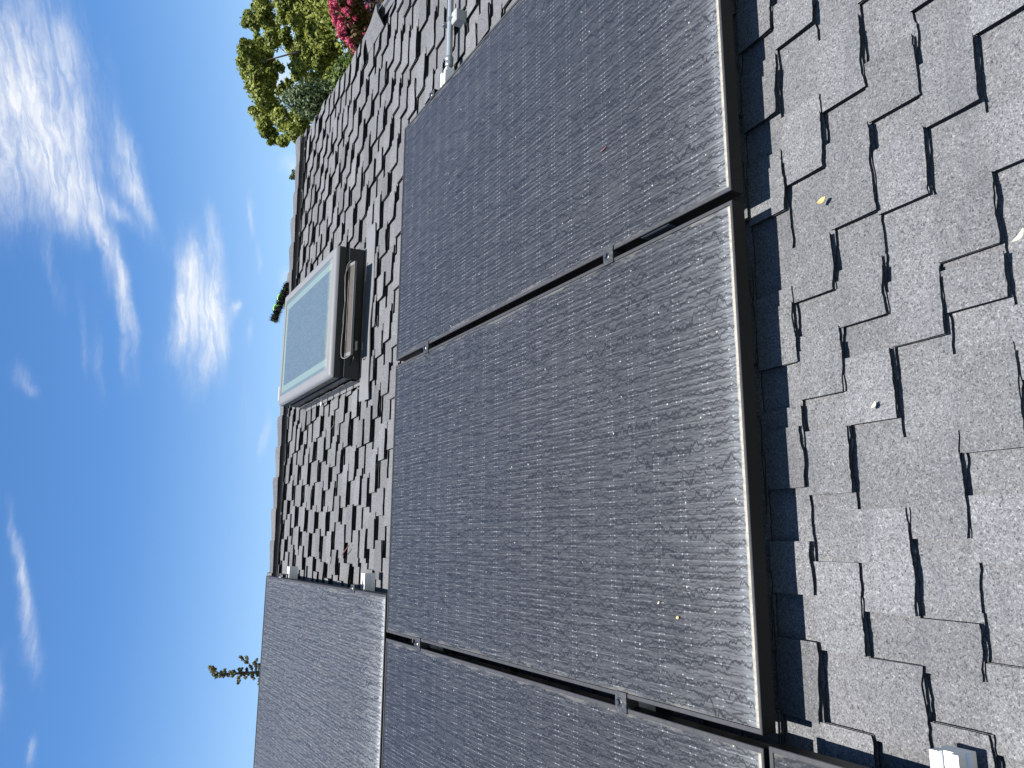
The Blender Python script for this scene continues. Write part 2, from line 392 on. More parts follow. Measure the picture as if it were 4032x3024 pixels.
def slab(a, b_, t0, t1, tb, th, curl=0.0, lift=0.0, tone=1.0, side_jit=0.0):
    """a piece of shingle from butt t0 to t1; tb = its row's butt, th = extra height of the layer"""
    near = tb < .12
    k = max(2, int((b_-a)/(.009 if near else .035))); vs = []; fs = []; top = []; bot = []
    w = [rnd.uniform(-.0010, .0010) for _ in range(k+1)]
    p1, p2, am = rnd.random()*6.28, rnd.random()*6.28, rnd.uniform(.0008, .0030)
    w = [q+am*math.sin(p1+(a+(b_-a)*i/k)*34)+.5*am*math.sin(p2+(a+(b_-a)*i/k)*83) for i, q in enumerate(w)]
    ph = rnd.random()*6.28; cv = curl*rnd.uniform(.2, 1.0)
    x0 = a+rnd.uniform(-side_jit, side_jit); x1 = b_+rnd.uniform(-side_jit, side_jit)
    for i in range(k+1):
        u = i/k; x = x0+(x1-x0)*u
        wv = cv*max(0, math.sin(ph+u*3.3))+(rnd.uniform(0, .0006) if near else 0); tt = t0+w[i]
        zb = nz(t0-tb)+th+wv+lift*(1-u*.3)
        tm = t0+.35*(t1-t0)
        zm = nz(tm-tb)+th+(wv+lift)*.35
        zt = nz(t1-tb)+th
        top += [(x, tt, zb), (x, tm, zm), (x, t1, zt)]
        bot.append((x, tt, zb-TH))
    nT = len(top)
    for i in range(k):
        for j in (0, 1):
            q = i*3+j; fs.append((q, q+3, q+4, q+1))
    mb.add(top, fs, 0, tone)
    vs = []
    for i in range(k+1): vs += [top[i*3], (bot[i][0], bot[i][1]+.0005, bot[i][2])]
    mb.add(vs, [(2*i, 2*i+1, 2*i+3, 2*i+2) for i in range(k)], 1)
    for sgn, i in ((0, 0), (1, k)):       # sides
        p = [top[i*3+j] for j in range(3)]; q = [(a_[0], a_[1], a_[2]-TH) for a_ in p]
        f2 = [(0, 1, 4, 3), (1, 2, 5, 4)]
        if sgn: f2 = [tuple(reversed(x)) for x in f2]
        mb.add(p+q, f2, 1)
R0 = int((TE+.043)/E_)-1; R1 = int((TA+.02)/E_)
prev_shift = 0
for r in range(R0, R1+1):
    # FIXED row numbers count downward from the panels' lower edge
    tb = -.046 + r*E_
    if tb > TA-.03: break
    key = -r
    far = tb > .1
    # headlap of this course, in lengths of one shingle
    s = S0 + rnd.uniform(-.9, 0)
    top_t = min(tb+2.3*E_, TA)
    while s < S1:
        e = min(s+1.0, S1)
        a = max(s, S0)
        if e > a+.01: slab(a, e, tb+E_*.985, top_t, tb, 0, 0, 0, rnd.uniform(.90, 1.08)) if top_t > tb+E_ else None
        s += 1.0
    teeth = [(a, b_, el if b_ < .3 else 0, er if a > .3 else 0) for a, b_, el, er in FIXED.get(key, [])]
    tin = teeth[:] 
    x = (max(q[1] for q in tin) if tin else S0-rnd.uniform(0, .2))
    def fill(x, end):
        out = []
        while x < end:
            gap = rnd.uniform(.075, .14); w = rnd.choice((.115, .12, .12, .13, .165))*rnd.uniform(.94, 1.06)
            a = x+gap; bb = a+w
            if bb > end+.02: break
            el, er = rnd.choice(((0, 0), (0, .035), (0, .0), (0, .04), (0, .03), (0, .02)))
            if x < .2: el, er = er, el
            out.append((a, bb, el, er)); x = bb+er
        return out
    if tin:
        teeth = fill(S0-.1, min(q[0] for q in tin)-.06) + tin + fill(max(q[1]+q[3] for q in tin), S1+.2)
    else:
        teeth = fill(S0-rnd.uniform(0.05, .3), S1+.2)
    for (a, bb, el, er) in teeth:
        a0, b0 = max(a-el, S0), min(bb+er, S1+rnd.uniform(-.006, .006))
        if b0-a0 < .03: continue
        tn = rnd.choice((rnd.uniform(.80, .95), rnd.uniform(.92, 1.08), rnd.uniform(1.0, 1.16)))
        jt = rnd.uniform(-.004, .004)*(1 if far else .3)
        top_ = min(tb+E_*1.02, TA)
        slab(a0, b0, tb+jt, top_, tb, 0, .0015, 0, tn)
        a1, b1 = max(a, S0), min(bb, S1)
        if b1-a1 > .03:
            lift = rnd.choice((0, 0, 0, 0, .002, .004)); curl = .003
            if tb > 2.48 and tb < 2.72 and b1 > 2.87: lift = .022 if tb < 2.6 else .012
            slab(a1, b1, tb+jt-.0015, top_, tb, TH+.0006, curl, lift, tn*rnd.uniform(.95, 1.05), .001)
roof = mb.build('roof_slope', [M['shingle'], M['edge']], house, True)
# decking below the shingles and the rear slope
mb = MB()
mb.box(S0, S1-.012, TE, TA, -.05, -.004)
mb.build('roof_deck', M['wall'], house)
mb = MB()
ang = -2*PITCH
def rear(d, h=0.0):  # point on the rear slope d metres below the apex, in roof-local coordinates
    return TA + d*math.cos(ang) - h*math.sin(ang), d*math.sin(ang) + h*math.cos(ang)
for i in range(52):
    d0 = .02+i*E_
    (y0, z0), (y1, z1), (y2, z2) = rear(d0, .001), rear(d0+E_, .006), rear(d0+E_, .0)
    s = S0-rnd.uniform(0, .3)
    while s < S1:
        e = min(s+rnd.uniform(.1, .25), S1); a = max(s, S0); s = e
        if e-a < .01: continue
        dd = rnd.choice((0, .0, -.03)); ya, za = rear(d0+E_+dd, .006+rnd.uniform(0, .003))
        mb.add([(a, y0, z0), (e, y0, z0), (e, ya, za), (a, ya, za)], [(0, 1, 2, 3)], 0, rnd.uniform(.85, 1.1))
ya, za = rear(0, -.004); yb, zb = rear(5.2, -.004)
mb.add([(S0, ya, za), (S1, ya, za), (S1, yb, zb), (S0, yb, zb)], [(0, 1, 2, 3)], 1)
mb.build('rear_roof_slope', [M['shingle'], M['edge']], house, True)
# walls
hb = MB()
inv = Matrix.Rotation(-PITCH, 3, 'X')
org = P(0, 0, ROOF)
def loc(w): return tuple(inv @ (Vector(w)-org))
ye = P(0, TE+.35, ROOF).y; ap = P(0, TA, ROOF-.06); yr = 2*ap.y-ye
for xx in (S0+.25, S1-.25):
    pts = [(xx, ye, 0), (xx, yr, 0), (xx, yr, P(0, TE+.35, ROOF-.06).z), (xx, ap.y, ap.z), (xx, ye, P(0, TE+.35, ROOF-.06).z)]
    hb.add([loc(p) for p in pts], [(0, 1, 2, 3, 4)])
for yy in (ye, yr):
    zt = P(0, TE+.35, ROOF-.06).z
    hb.add([loc(p) for p in [(S0+.25, yy, 0), (S1-.25, yy, 0), (S1-.25, yy, zt), (S0+.25, yy, zt)]], [(0, 1, 2, 3)])
hb.build('wall', M['wall'], house)
# rake board, drip edge
mb = MB(); mb.box(S1-.010, S1+.004, TE, TA-.003, -.16, -.006); mb.build('rake_board', M['trim'], house)
mb = MB()
def strip(pts, y0, y1):
    vs = [(x, y0, z) for x, z in pts]+[(x, y1, z) for x, z in pts]; k = len(pts)
    mb.add(vs, [(i, i+1, k+i+1, k+i) for i in range(k-1)])
    vs = [(x, y0, z-.002) for x, z in pts]+[(x, y1, z-.002) for x, z in pts]
    mb.add(vs, [(k+i, k+i+1, i+1, i) for i in range(k-1)])
strip([(2.965, .026), (3.0, .028), (3.005, .040), (3.02, .043), (3.03, .030), (3.065, .026), (3.07, -.03)], .9, 2.42)
mb.build('rake_edge_strip', M['trim'], house)
# bent-up shingle end over the strip
mb = MB()
rings = []
for i, u in enumerate((0, .2, .45, .7, 1.0)):
    y = 2.30+u*.36; hgt = .052*(1-u)**1.3+.012
    rings.append([(2.90, y, hgt*.30+.012), (2.965, y, hgt*.9+.012), (3.01, y, hgt+.012), (3.045, y, hgt*.72+.012), (3.045, y, hgt*.72+.006), (2.965, y, hgt*.9+.004), (2.90, y, hgt*.3+.006)])
mb.loops(rings, True, True, 0)
mb.tone = [.95]*len(mb.f)
mb.build('lifted_shingle', [M['shingle']], house, True)
# ridge vent and its caps
VE = 2.985
mb = MB()
TV = TA-.088
ov = .017
prof = [(TV, .006), (TV+.002, .044), (TV+.012, .0425), (TA, .034)]
back = []
for y, z in reversed(prof[:-1]):
    d = TA-y; yy, zz = rear(d, z); back.append((yy, zz))
full = prof+back
mb.loops([[(S0, y, z) for y, z in full], [(VE, y, z) for y, z in full]], True, True)
# lower flange lip
mb.box(S0, VE, TV-.020, TV+.001, .024, .0275)
vent = mb.build('ridge_vent', M['vent'], house)
mb = MB()
x = S0+.02; fr = []
while x < VE-.01:
    fr += [(x, .0285), (x, .0345), (x+.006, .0345), (x+.006, .0285)]; x += .0125
kf = len(fr)
mb.add([(x_, TV-.0045, z_) for x_, z_ in fr]+[(x_, TV-.0045, .0275) for x_, z_ in fr]+[(x_, TV+.0005, z_) for x_, z_ in fr],
       [(kf+i, kf+i+1, i+1, i) for i in range(kf-1)]+[(i, i+1, 2*kf+i+1, 2*kf+i) for i in range(kf-1)])
mb.build('vent_louvre', M['trim'], vent)
for i in range(9):
    mb = MB(); xx = VE-.10-i*.30
    mb.box(xx-.008, xx+.008, TV-.0235, TV-.0205, .0235, .0270)
    mb.build('vent_fastener', M['white'], vent)
cap = MB(); n_caps = int((VE-S0)/.19)
x = VE
while x > S0+.05:
    L_ = .30; th = .005
    hump = rnd.uniform(.012, .022)
    rings = []
    for u, h in ((0, hump), (.10, hump+.002), (.45, hump*.55), (1, .001)):
        xx = x-u*L_
        pf = [(TV-.006, .0475), (TV+.03, .0450), (TA-.012, .0410), (TA, .0395)]
        bk = [rear(TA-y, z) for y, z in reversed(pf[:-1])]
        pts = [(xx, y, z+h*(.35 if j == 0 else .8 if j == 1 else 1)) for j, (y, z) in enumerate(pf)]
        pts += [(xx, y, z+h*(.8 if j else 1)) for j, (y, z) in enumerate(bk)]
        low = [(px_, py_, pz_-th) for px_, py_, pz_ in reversed(pts)]
        rings.append(pts+low)
    k = len(rings[0]); kk = k//2; tn = rnd.uniform(.75, 1.0)
    vs = [p for r_ in rings for p in r_]
    for i in range(len(rings)-1):
        for j in range(k):
            edge = j in (kk-1, k-1) or j >= kk
            f = [i*k+j, i*k+(j+1) % k, (i+1)*k+(j+1) % k, (i+1)*k+j]
            cap.add([vs[q] for q in f], [(3, 2, 1, 0)], 1 if edge else 0, tn)
    cap.add(rings[0], [tuple(range(k))], 1); cap.add(rings[-1], [tuple(range(k-1, -1, -1))], 1)
    x -= .19
cap.build('ridge_cap', [M['shingle'], M['edge']], house, True)
# slipped bits on the roof that belong to it: none

# ------------------------------------------------------------------ solar panels
FH = .035
def make_frame():
    mb = MB()
    def ring(i, n):
        j = min(i, .0062) if i < .02 else i      # the lower lip is the narrow one
        if i == .0088: j = .0052
        return [(i, j, n), (PW-i, j, n), (PW-i, PL-i, n), (i, PL-i, n)]
    mb.loops([ring(.026, -FH), ring(0, -FH), ring(0, -.0012), ring(.0012, 0), ring(.0088, 0), ring(.0098, -.0022)], False, False)
    mb.loops([ring(.0098, -.0022), ring(.0098, -.007)], False, False)
    return mb
panel0 = empty('solar_panel', P(0, 0, 0), ROT)
make_frame().build('frame', M['frame'], panel0)
mb = MB()
mb.add([(.0094, .0058, -.002), (PW-.0094, .0058, -.002), (PW-.0094, PL-.0094, -.002), (.0094, PL-.0094, -.002)], [(0, 1, 2, 3)])
mb.build('glass_face', M['glass'], panel0)
mb = MB()
mb.add([(.012, .012, -.0075), (PW-.012, .012, -.0075), (PW-.012, PL-.012, -.0075), (.012, PL-.012, -.0075)], [(3, 2, 1, 0)])
mb.build('back_sheet', M['back'], panel0)
GAP = .0209
pgroup = 'black solar panels laid on the shingle roof'
panels = [
 ('middle one of the front row of black solar panels, seen whole between two gaps', 0, 0, 0, 0),
 ('black solar panel at the right end of the front row, below the metal conduit', PW+GAP, 0, 0, 0),
 ('black solar panel left of the middle one, its corner above the lowest panel', -PW-GAP, 0, 0, 0),
 ('upper black solar panel, alone in its row, with bright rail ends at its right edge', .131-PW, PL+.010, 0.002, .012),
 ('lowest black solar panel at the left foot of the array, mostly out of frame', -PW-.014, -PL-.012, 0, 0),
]
pobj = []
for i, (lab, s, t, n, tilt) in enumerate(panels):
    o = panel0 if i == 0 else copy_tree(panel0)
    o.location = P(s, t, n); o.rotation_euler = (PITCH+tilt, 0, 0)
    tag(o, lab, 'solar panel', pgroup); pobj.append(o)
    for ch in o.children:
        if ch.name.startswith('glass_face'): ch.color = ((1.0, .94, .86, 2.0, .6)[i], 1, 1, 1)
# rating label on the right-hand panel's side frame
mb = MB(); mb.box(-.0008, -.0002, .19, .285, -.030, -.008)
lb = mb.build('frame_label', M['label'], pobj[1]); tag(lb, 'blue grey sticker on the side of the frame')
mb = MB(); mb.box(-.0013, -.0009, .20, .275, -.027, -.012); mb.build('label_print', M['labelink'], lb)

# rails
def rail_mesh(x0, x1):
    mb = MB(); w = .021; h = .046; z1 = -.0365
    pr = [(-w, -h), (w, -h), (w, -h*.62), (w-.003, -h*.58), (w-.003, -h*.42), (w, -h*.38), (w, 0), (.008, 0), (.008, -.012), (-.008, -.012), (-.008, 0), (-w, 0), (-w, -h*.38), (-w+.003, -h*.42), (-w+.003, -h*.58), (-w, -h*.62)]
    mb.loops([[(x0, y, z+z1) for y, z in pr], [(x1, y, z+z1) for y, z in pr]], True, True)
    return mb
rails = [(-1.06, 2.135, 1.455, 'upper rail under the front row of panels, its cut end beside the conduit'),
         (-1.06, 2.135, .392, 'lower aluminium rail under the front row of panels, seen through the gaps'),
         (-.91, .190, 3.195, 'aluminium rail whose bright end sticks out nearest the ridge'),
         (-.91, .196, 2.092, 'aluminium rail whose bright end sticks out just above the front row'),
         (-1.06, .034, -.300, 'aluminium rail with its white bright end at the lower left corner over shingles')]
for a, b_, t, lab in rails:
    o = empty('mounting_rail', P(a, t, 0), ROT, lab, 'rail', 'aluminium rails under the solar panels')
    dz = .018 if t > 3 else (.006 if t > 2 else 0)
    ch = rail_mesh(0, b_-a).build('rail_bar', M['alu'], o); ch.location = (0, 0, dz)
    x = .25
    while x < b_-a-.1:
        fm = MB(); pr_ = [(.0215, -.045+dz), (.0265, -.045+dz), (.0265, ROOF+.018), (.08, ROOF+.018), (.08, ROOF+.012), (.0215, ROOF+.012)]
        fm.loops([[(x-.02, y, z) for y, z in pr_], [(x+.02, y, z) for y, z in pr_]])
        fm.build('mounting_foot', M['steel'], o); x += 1.05

# clamps
def clamp_mesh(mid=True):
    mb = MB()
    hw = .0215 if mid else .016
    mb.bbox(-hw, hw, -.0185, .0185, .0006, .0042, .0008)
    if mid:
        for y in (-.0185, .0155): mb.box(-hw+.012, hw-.012, y, y+.003, -.03, .0006)
    else:
        mb.box(hw-.003, hw, -.0185, .0185, -.04, .0006); mb.box(hw, hw+.012, -.0185, .0185, -.043, -.039)
    return mb
def bolt_mesh(x):
    mb = MB()
    for r, z0, z1, k in ((.0095, .0042, .0062, 20), (.0068, .0062, .0118, 6)):
        a = [(x+r*math.cos(2*math.pi*i/k), .004+r*math.sin(2*math.pi*i/k), z0) for i in range(k)]
        c_ = [(px_, py_, z1-.0008) for px_, py_, _ in a]; d_ = [(x+(px_-x)*.86, .004+(py_-.004)*.86, z1) for px_, py_, _ in a]
        mb.loops([a, c_, d_], False, True)
    return mb
mid0 = empty('panel_clamp', (0, 0, 0), ROT); clamp_mesh(True).build('clamp_plate', M['steel'], mid0); bolt_mesh(0).build('bolt', M['bolt'], mid0)
end0 = empty('panel_clamp', (0, 0, 0), ROT); clamp_mesh(False).build('clamp_plate', M['steel'], end0); bolt_mesh(0).build('bolt', M['bolt'], end0)
cl = [(0, PW+GAP/2, 1.455, 0, 'upper bolted clamp in the gap left of the right-hand panel'),
      (0, PW+GAP/2, .394, 0, 'lower bolted clamp in the gap left of the right-hand panel'),
      (0, -GAP/2, 1.455, 0, 'upper bolted clamp in the gap left of the middle panel'),
      (0, -GAP/2, .384, 0, 'lower bolted clamp in the gap left of the middle panel'),
      (1, .131+.004, 3.205, .017, 'end clamp at the upper panel nearest the ridge'),
      (1, .131+.004, 2.100, .006, 'end clamp at the upper panel just above the front row'),
      (1, 2*PW+GAP+.006, 1.464, 0, 'end clamp at the right edge of the right-hand panel near the conduit')]
seen = set()
for k, s, t, n, lab in cl:
    src = end0 if k else mid0
    o = src if k not in seen else copy_tree(src); seen.add(k)
    o.location = P(s, t, n); tag(o, lab, 'clamp', 'metal clamps holding the solar panels')

# ------------------------------------------------------------------ skylight
sky_l = empty('skylight', P(1.071, 2.405, 0), ROT, 'raised skylight with grey frame, dusty greenish glass and dark curb, standing in the shingles', 'skylight')
SW, SL = .652, .945
mb = MB()
def rr(i, z, w=SW, l=SL, ins=0.0): return [(i, i, z), (w-i, i, z), (w-i, l-i, z), (i, l-i, z)]
prof = [(0.004, .006), (0, .010), (0, .040), (.003, .050), (.010, .057), (.020, .060), (.046, .0605), (.050, .0585), (.050, .053)]
k = 5
def sring(i, z, r=.014):
    pts = []
    for cx, cy, a0 in ((i+r, i+r, 180), (SW-i-r, i+r, 270), (SW-i-r, SL-i-r, 0), (i+r, SL-i-r, 90)):
        for q in range(k):
            a = math.radians(a0+90*q/(k-1)); pts.append((cx+r*math.cos(a), cy+r*math.sin(a), z))
    return pts
SR = [sring(i, z, max(.002, .014-i*.3)) for i, z in prof]
mb.loops(SR[:3], False, False, 1, False); mb.loops(SR[2:], False, False, 0, True)  # lower sash faces take the dark curb colour as painted-in shade
sash = mb.build('sash_frame', [M['sash'], M['clad_shade']], sky_l)
mb = MB()
mb.add([(.0495, .0495, .0555), (SW-.0495, .0495, .0555), (SW-.0495, SL-.0495, .0555), (.0495, SL-.0495, .0555)], [(0, 1, 2, 3)])
mb.build('glass_pane', M['pane'], sky_l)
mb = MB()
mb.box(.012, SW-.012, .012, SL-.012, -.012, .006)
mb.build('sash_gasket', M['hold'], sash)
mb = MB(); mb.bbox(.003, SW-.003, .003, SL-.003, -.086, -.0095, .0015); 
curb = mb.build('curb', M['clad_shade'], sky_l)
mb = MB(); mb.box(.006, SW-.006, .0005, .0045, -.0092, -.0075); mb.build('curb_trim', M['white'], curb)
mb = MB(); mb.bbox(-.004, SW+.004, -.004, SL+.004, ROOF-.0, -.0865, .002); mb.build('curb_base', M['clad_shade'], curb)
mb = MB()   # front apron and step flashings
zz = ROOF+.0245
pts = []
for i in range(15):
    x = -.105+i*(SW+.215)/14; yv = -.098+.006*math.sin(i*1.3); pts.append((x, yv))
vs = [(x, y, zz+.002+.004*math.sin(x*9)) for x, y in pts]+[(x, -.0045, zz+.010) for x, y in pts]
k_ = len(pts); mb.add(vs, [(i, i+1, k_+i+1, k_+i) for i in range(k_-1)])
vs2 = [(x, y, zz-.003+.004*math.sin(x*9)) for x, y in pts]
mb.add(vs[:k_]+vs2, [(i, k_+i, k_+i+1, i+1) for i in range(k_-1)])
mb.box(-.0055, SW+.0055, -.0065, -.0042, zz+.0, -.085)
fl = mb.build('flashing_apron', M['flash'], sky_l)
for i in range(9):
    y0 = .02+i*.1
    for x0, x1 in ((-.020, -.0045), (SW+.0045, SW+.020)):
        mb = MB(); mb.box(x0, x1, y0, y0+.085, zz-.002, zz+.0015)
        mb.box(min(x0, x1) if x0 > 0 else x1-.0015, (min(x0, x1)+.0015) if x0 > 0 else x1, y0, y0+.095, zz, -.055+.004*(i % 2))
        mb.build('step_flashing', M['flash'], sky_l)
# solar cell strip of the blind, clipped to the curb's front
mb = MB()
a, b_ = .100, .560
def zl(y): return -.008 + (y+.010)*.14
mb = MB()
def board(y0, y1, x0, x1, o0, o1):
    mb.add([(x0, y0, zl(y0)+o0), (x1, y0, zl(y0)+o0), (x1, y1, zl(y1)+o0), (x0, y1, zl(y1)+o0), (x0, y0, zl(y0)+o1), (x1, y0, zl(y0)+o1), (x1, y1, zl(y1)+o1), (x0, y1, zl(y1)+o1)],
           [(0, 3, 2, 1), (4, 5, 6, 7), (0, 1, 5, 4), (1, 2, 6, 5), (2, 3, 7, 6), (3, 0, 4, 7)])
board(-.067, -.064, a, b_, -.008, .0025); board(-.064, -.008, a, a+.016, -.008, .0025); board(-.064, -.008, b_-.016, b_, -.008, .0025); board(-.064, -.008, a+.016, b_-.016, -.008, -.001)
board(-.008, -.0048, a+.08, b_-.08, -.03, .001)
cs = mb.build('solar_cell_strip', M['flash'], sky_l)
mb = MB(); board(-.0635, -.0085, a+.0165, b_-.0165, -.0008, .0006); mb.build('cell_face', M['brown_cell'], cs)
def curve(name, pts, r, mat, par, sub=8):
    # Catmull-Rom through points
    P_ = [Vector(p) for p in pts]; out = []
    for i in range(len(P_)-1):
        p0, p1, p2, p3 = P_[max(i-1, 0)], P_[i], P_[i+1], P_[min(i+2, len(P_)-1)]
        for q in range(sub):
            u = q/sub
            out.append(.5*((2*p1)+(p2-p0)*u+(2*p0-5*p1+4*p2-p3)*u*u+(3*p1-p0-3*p2+p3)*u**3))
    out.append(P_[-1]); m_ = MB(); m_.tube(out, r, 6); return m_.build(name, mat, par)
curve('cable', [(.575, -.020, -.012), (.545, -.010, .004), (.45, -.012, .010), (.33, -.010, .004), (.2, -.013, .012), (.11, -.014, .013), (.088, -.03, .004), (.10, -.058, -.016), (.13, -.06, -.030)], .0028, M['cable'], cs)
curve('cable', [(.560, -.022, -.010), (.50, -.014, .012), (.40, -.010, .004), (.30, -.013, .011), (.22, -.010, .006)], .0024, M['cable'], cs)
curve('cable', [(.52, -.012, -.03), (.44, -.016, -.05), (.3, -.018, -.058), (.2, -.02, -.056), (.14, -.014, -.045), (.10, -.010, -.05), (.07, -.006, -.04)], .003, M['dcable'], cs)
mb = MB(); mb.bbox(.135, .178, -.034, -.022, -.056, -.046, .001); mb.build('connector', M['white'], cs)
mb = MB(); mb.box(.03, .11, SL-.03, SL-.012, .0606, .0614); mb.build('sash_tag', M['white'], sash)

# ------------------------------------------------------------------ broom lying over the ridge behind the skylight
br = empty('broom', P(1.83, TA+.005, -.052), (PITCH*.35, math.radians(17), 0), 'black bristled broom head with lime green back lying on the ridge behind the skylight', 'broom')
hm = MB()
hm.bbox(-.13, .13, .000, .045, .005, .030, .008)
for i in range(2):
    x = -.035+i*.075
    pts = [(x-.030, .02, .026), (x-.02, .02, .044), (x, .02, .049), (x+.02, .02, .044), (x+.030, .02, .026)]
    hm.tube(pts, .006, 8)
hm.build('broom_head', M['lime'], br)
bm_ = MB()
for i in range(2600):
    x = rnd.uniform(-.135, .135); y = rnd.uniform(-.030, .03); z = rnd.uniform(.0, .036)
    dx, dy, dz = rnd.uniform(-.014, .014), -rnd.uniform(.02, .045), rnd.uniform(-.030, .016)
    w = .0016
    bm_.add([(x-w, y, z), (x+w, y, z), (x+dx, y+dy, z+dz)], [(0, 1, 2)])
    if i % 2: bm_.add([(x, y, z-w), (x, y, z+w), (x+dx, y+dy, z+dz)], [(0, 1, 2)])
bm_.build('bristles', M['bristle'], br)
hb = MB(); hb.tube([(0.02, .04, .016), (.06, .9, -.30)], .012, 8); hb.build('broom_handle', M['lime'], br)

# ------------------------------------------------------------------ conduit
cd = empty('conduit', P(2.155, 1.462, -.066), ROT, 'galvanised metal conduit running over the shingles to the right-hand panel', 'conduit')
mb = MB(); mb.tube([(.035, 0, 0), (1.0, 0, 0)], .0118, 20); mb.build('conduit_pipe', M['galv'], cd)
mb = MB()
def lathe(prof, k=20, hexa=False):
    mb.loops([[(x, r*math.cos(2*math.pi*j/k), r*math.sin(2*math.pi*j/k)) for j in range(k)] for x, r in prof], True, True, 0, not hexa)
lathe([(.0, .0085), (.012, .0085), (.013, .0125), (.020, .0165), (.034, .0165), (.036, .0145), (.040, .0145), (.042, .0168), (.056, .0168), (.060, .0122)], 24)
mb.build('conduit_coupling', M['galvd'], cd)
mb = MB()
def band(x0, x1, r):
    k = 14; a_ = [math.radians(-30+240*i/(k-1)) for i in range(k)]
    for rr_, fl_ in ((r, False), (r+.0018, True)):
        vs = [(x0, rr_*math.cos(a), rr_*math.sin(a)) for a in a_]+[(x1, rr_*math.cos(a), rr_*math.sin(a)) for a in a_]
        mb.add(vs, [((i, i+1, k+i+1, k+i) if fl_ else (k+i, k+i+1, i+1, i)) for i in range(k-1)], 0, 1, True)
band(.216, .232, .0119)
mb.bbox(.214, .234, .012, .040, -.004, .004, .001); mb.box(.210, .214, .016, .036, -.004, .018)
mb.tube([(.224, .026, .002), (.224, .026, .018)], .004, 6, smooth=False)
mb.build('pipe_strap', M['galvd'], cd)
mb = MB(); mb.bbox(.190, .245, -.060, -.016, -.042, .004, .004)
blk = mb.build('support_block', M['greybox'], cd)
mb = MB(); mb.box(.216, .222, -.030, -.0158, .0042, .0052); mb.build('block_slot', M['hold'], blk)
mb = MB(); mb.tube([(.189, -.040, -.046), (.14, -.026, -.047)], .003, 6); mb.build('grounding_wire', M['alu'], cd)
mb = MB(); mb.bbox(-.034, .006, -.012, .013, -.018, .016, .001); mb.bbox(-.046, -.036, .008, .016, -.02, .02, .001); mb.build('conduit_bracket', M['alu'], cd)

# ------------------------------------------------------------------ small litter
def flake(s, t, n, L_, W_, mat, curl, rot, name, label, cat, group=None, base=ROOF+.021):
    mb = MB(); k = 8; top = []
    for i in range(k+1):
        u = i/k; w = W_*.5*math.sin(math.pi*min(1, max(.06, u)))**.7
        y = (u-.5)*L_; z = curl*(2*u-1)**2
        top += [(-w, y, z+curl*.3), (0, y, z), (w, y, z+curl*.3)]
    fs = []
    for i in range(k):
        for j in (0, 1): fs.append((i*3+j, i*3+j+1, i*3+4+j, i*3+3+j))
    mb.add(top, fs); nT = len(top)
    mb.add([(x, y, z-.0008) for x, y, z in top], [tuple(reversed(f)) for f in fs])
    o = mb.build(name, mat); o.location = P(s, t, n); o.rotation_euler = (PITCH, 0, rot)
    tag(o, label, cat, group); return o
RB = ROOF+.0285
flake(.966, -.137, RB, .020, .012, M['leafy'], .003, .3, 'fallen_leaf', 'small yellow leaf on the shingles below the panel gap', 'leaf')
flake(.560, -.205, RB, .014, .010, M['petal'], .002, 1.2, 'fallen_petal', 'pale petal lying on the shingles below the middle panel', 'petal')
flake(.775, -.466, RB+.003, .024, .010, M['petal'], .005, .9, 'fallen_petal', 'curled white petal on the lowest shingles, far below the panels', 'petal')
flake(1.30, .405, .001, .030, .004, M['twig'], .002, .2, 'dry_leaf', 'narrow brown dry leaf on the right-hand solar panel', 'leaf')
flake(.180, .200, .001, .009, .006, M['leafy'], .001, .2, 'dry_leaf', 'yellow speck of leaf near the lower left of the middle panel', 'leaf')
flake(.205, .255, .001, .007, .005, M['petal'], .001, .9, 'fallen_petal', 'pale speck upslope of the yellow leaf on the middle panel', 'petal')
mb = MB(); mb.tube([(0, 0, 0), (.02, -.05, .003), (.045, -.10, .002)], [.003, .0028, .002], 6)
tw = mb.build('twig', M['twig']); tw.location = P(.262, 2.55, RB+.002); tw.rotation_euler = ROT
tag(tw, 'short red brown twig on the shingles right of the upper panel', 'twig')
flake(1.05, 3.02, RB+.002, .03, .028, M['white'], .001, .1, 'paper_scrap', 'square white scrap on the shingles left of the skylight', 'paper')
flake(.90, 2.78, RB+.004, .05, .010, M['petal'], .004, 1.55, 'fallen_petal', 'narrow pale petal on the shingles left of the apron', 'petal')

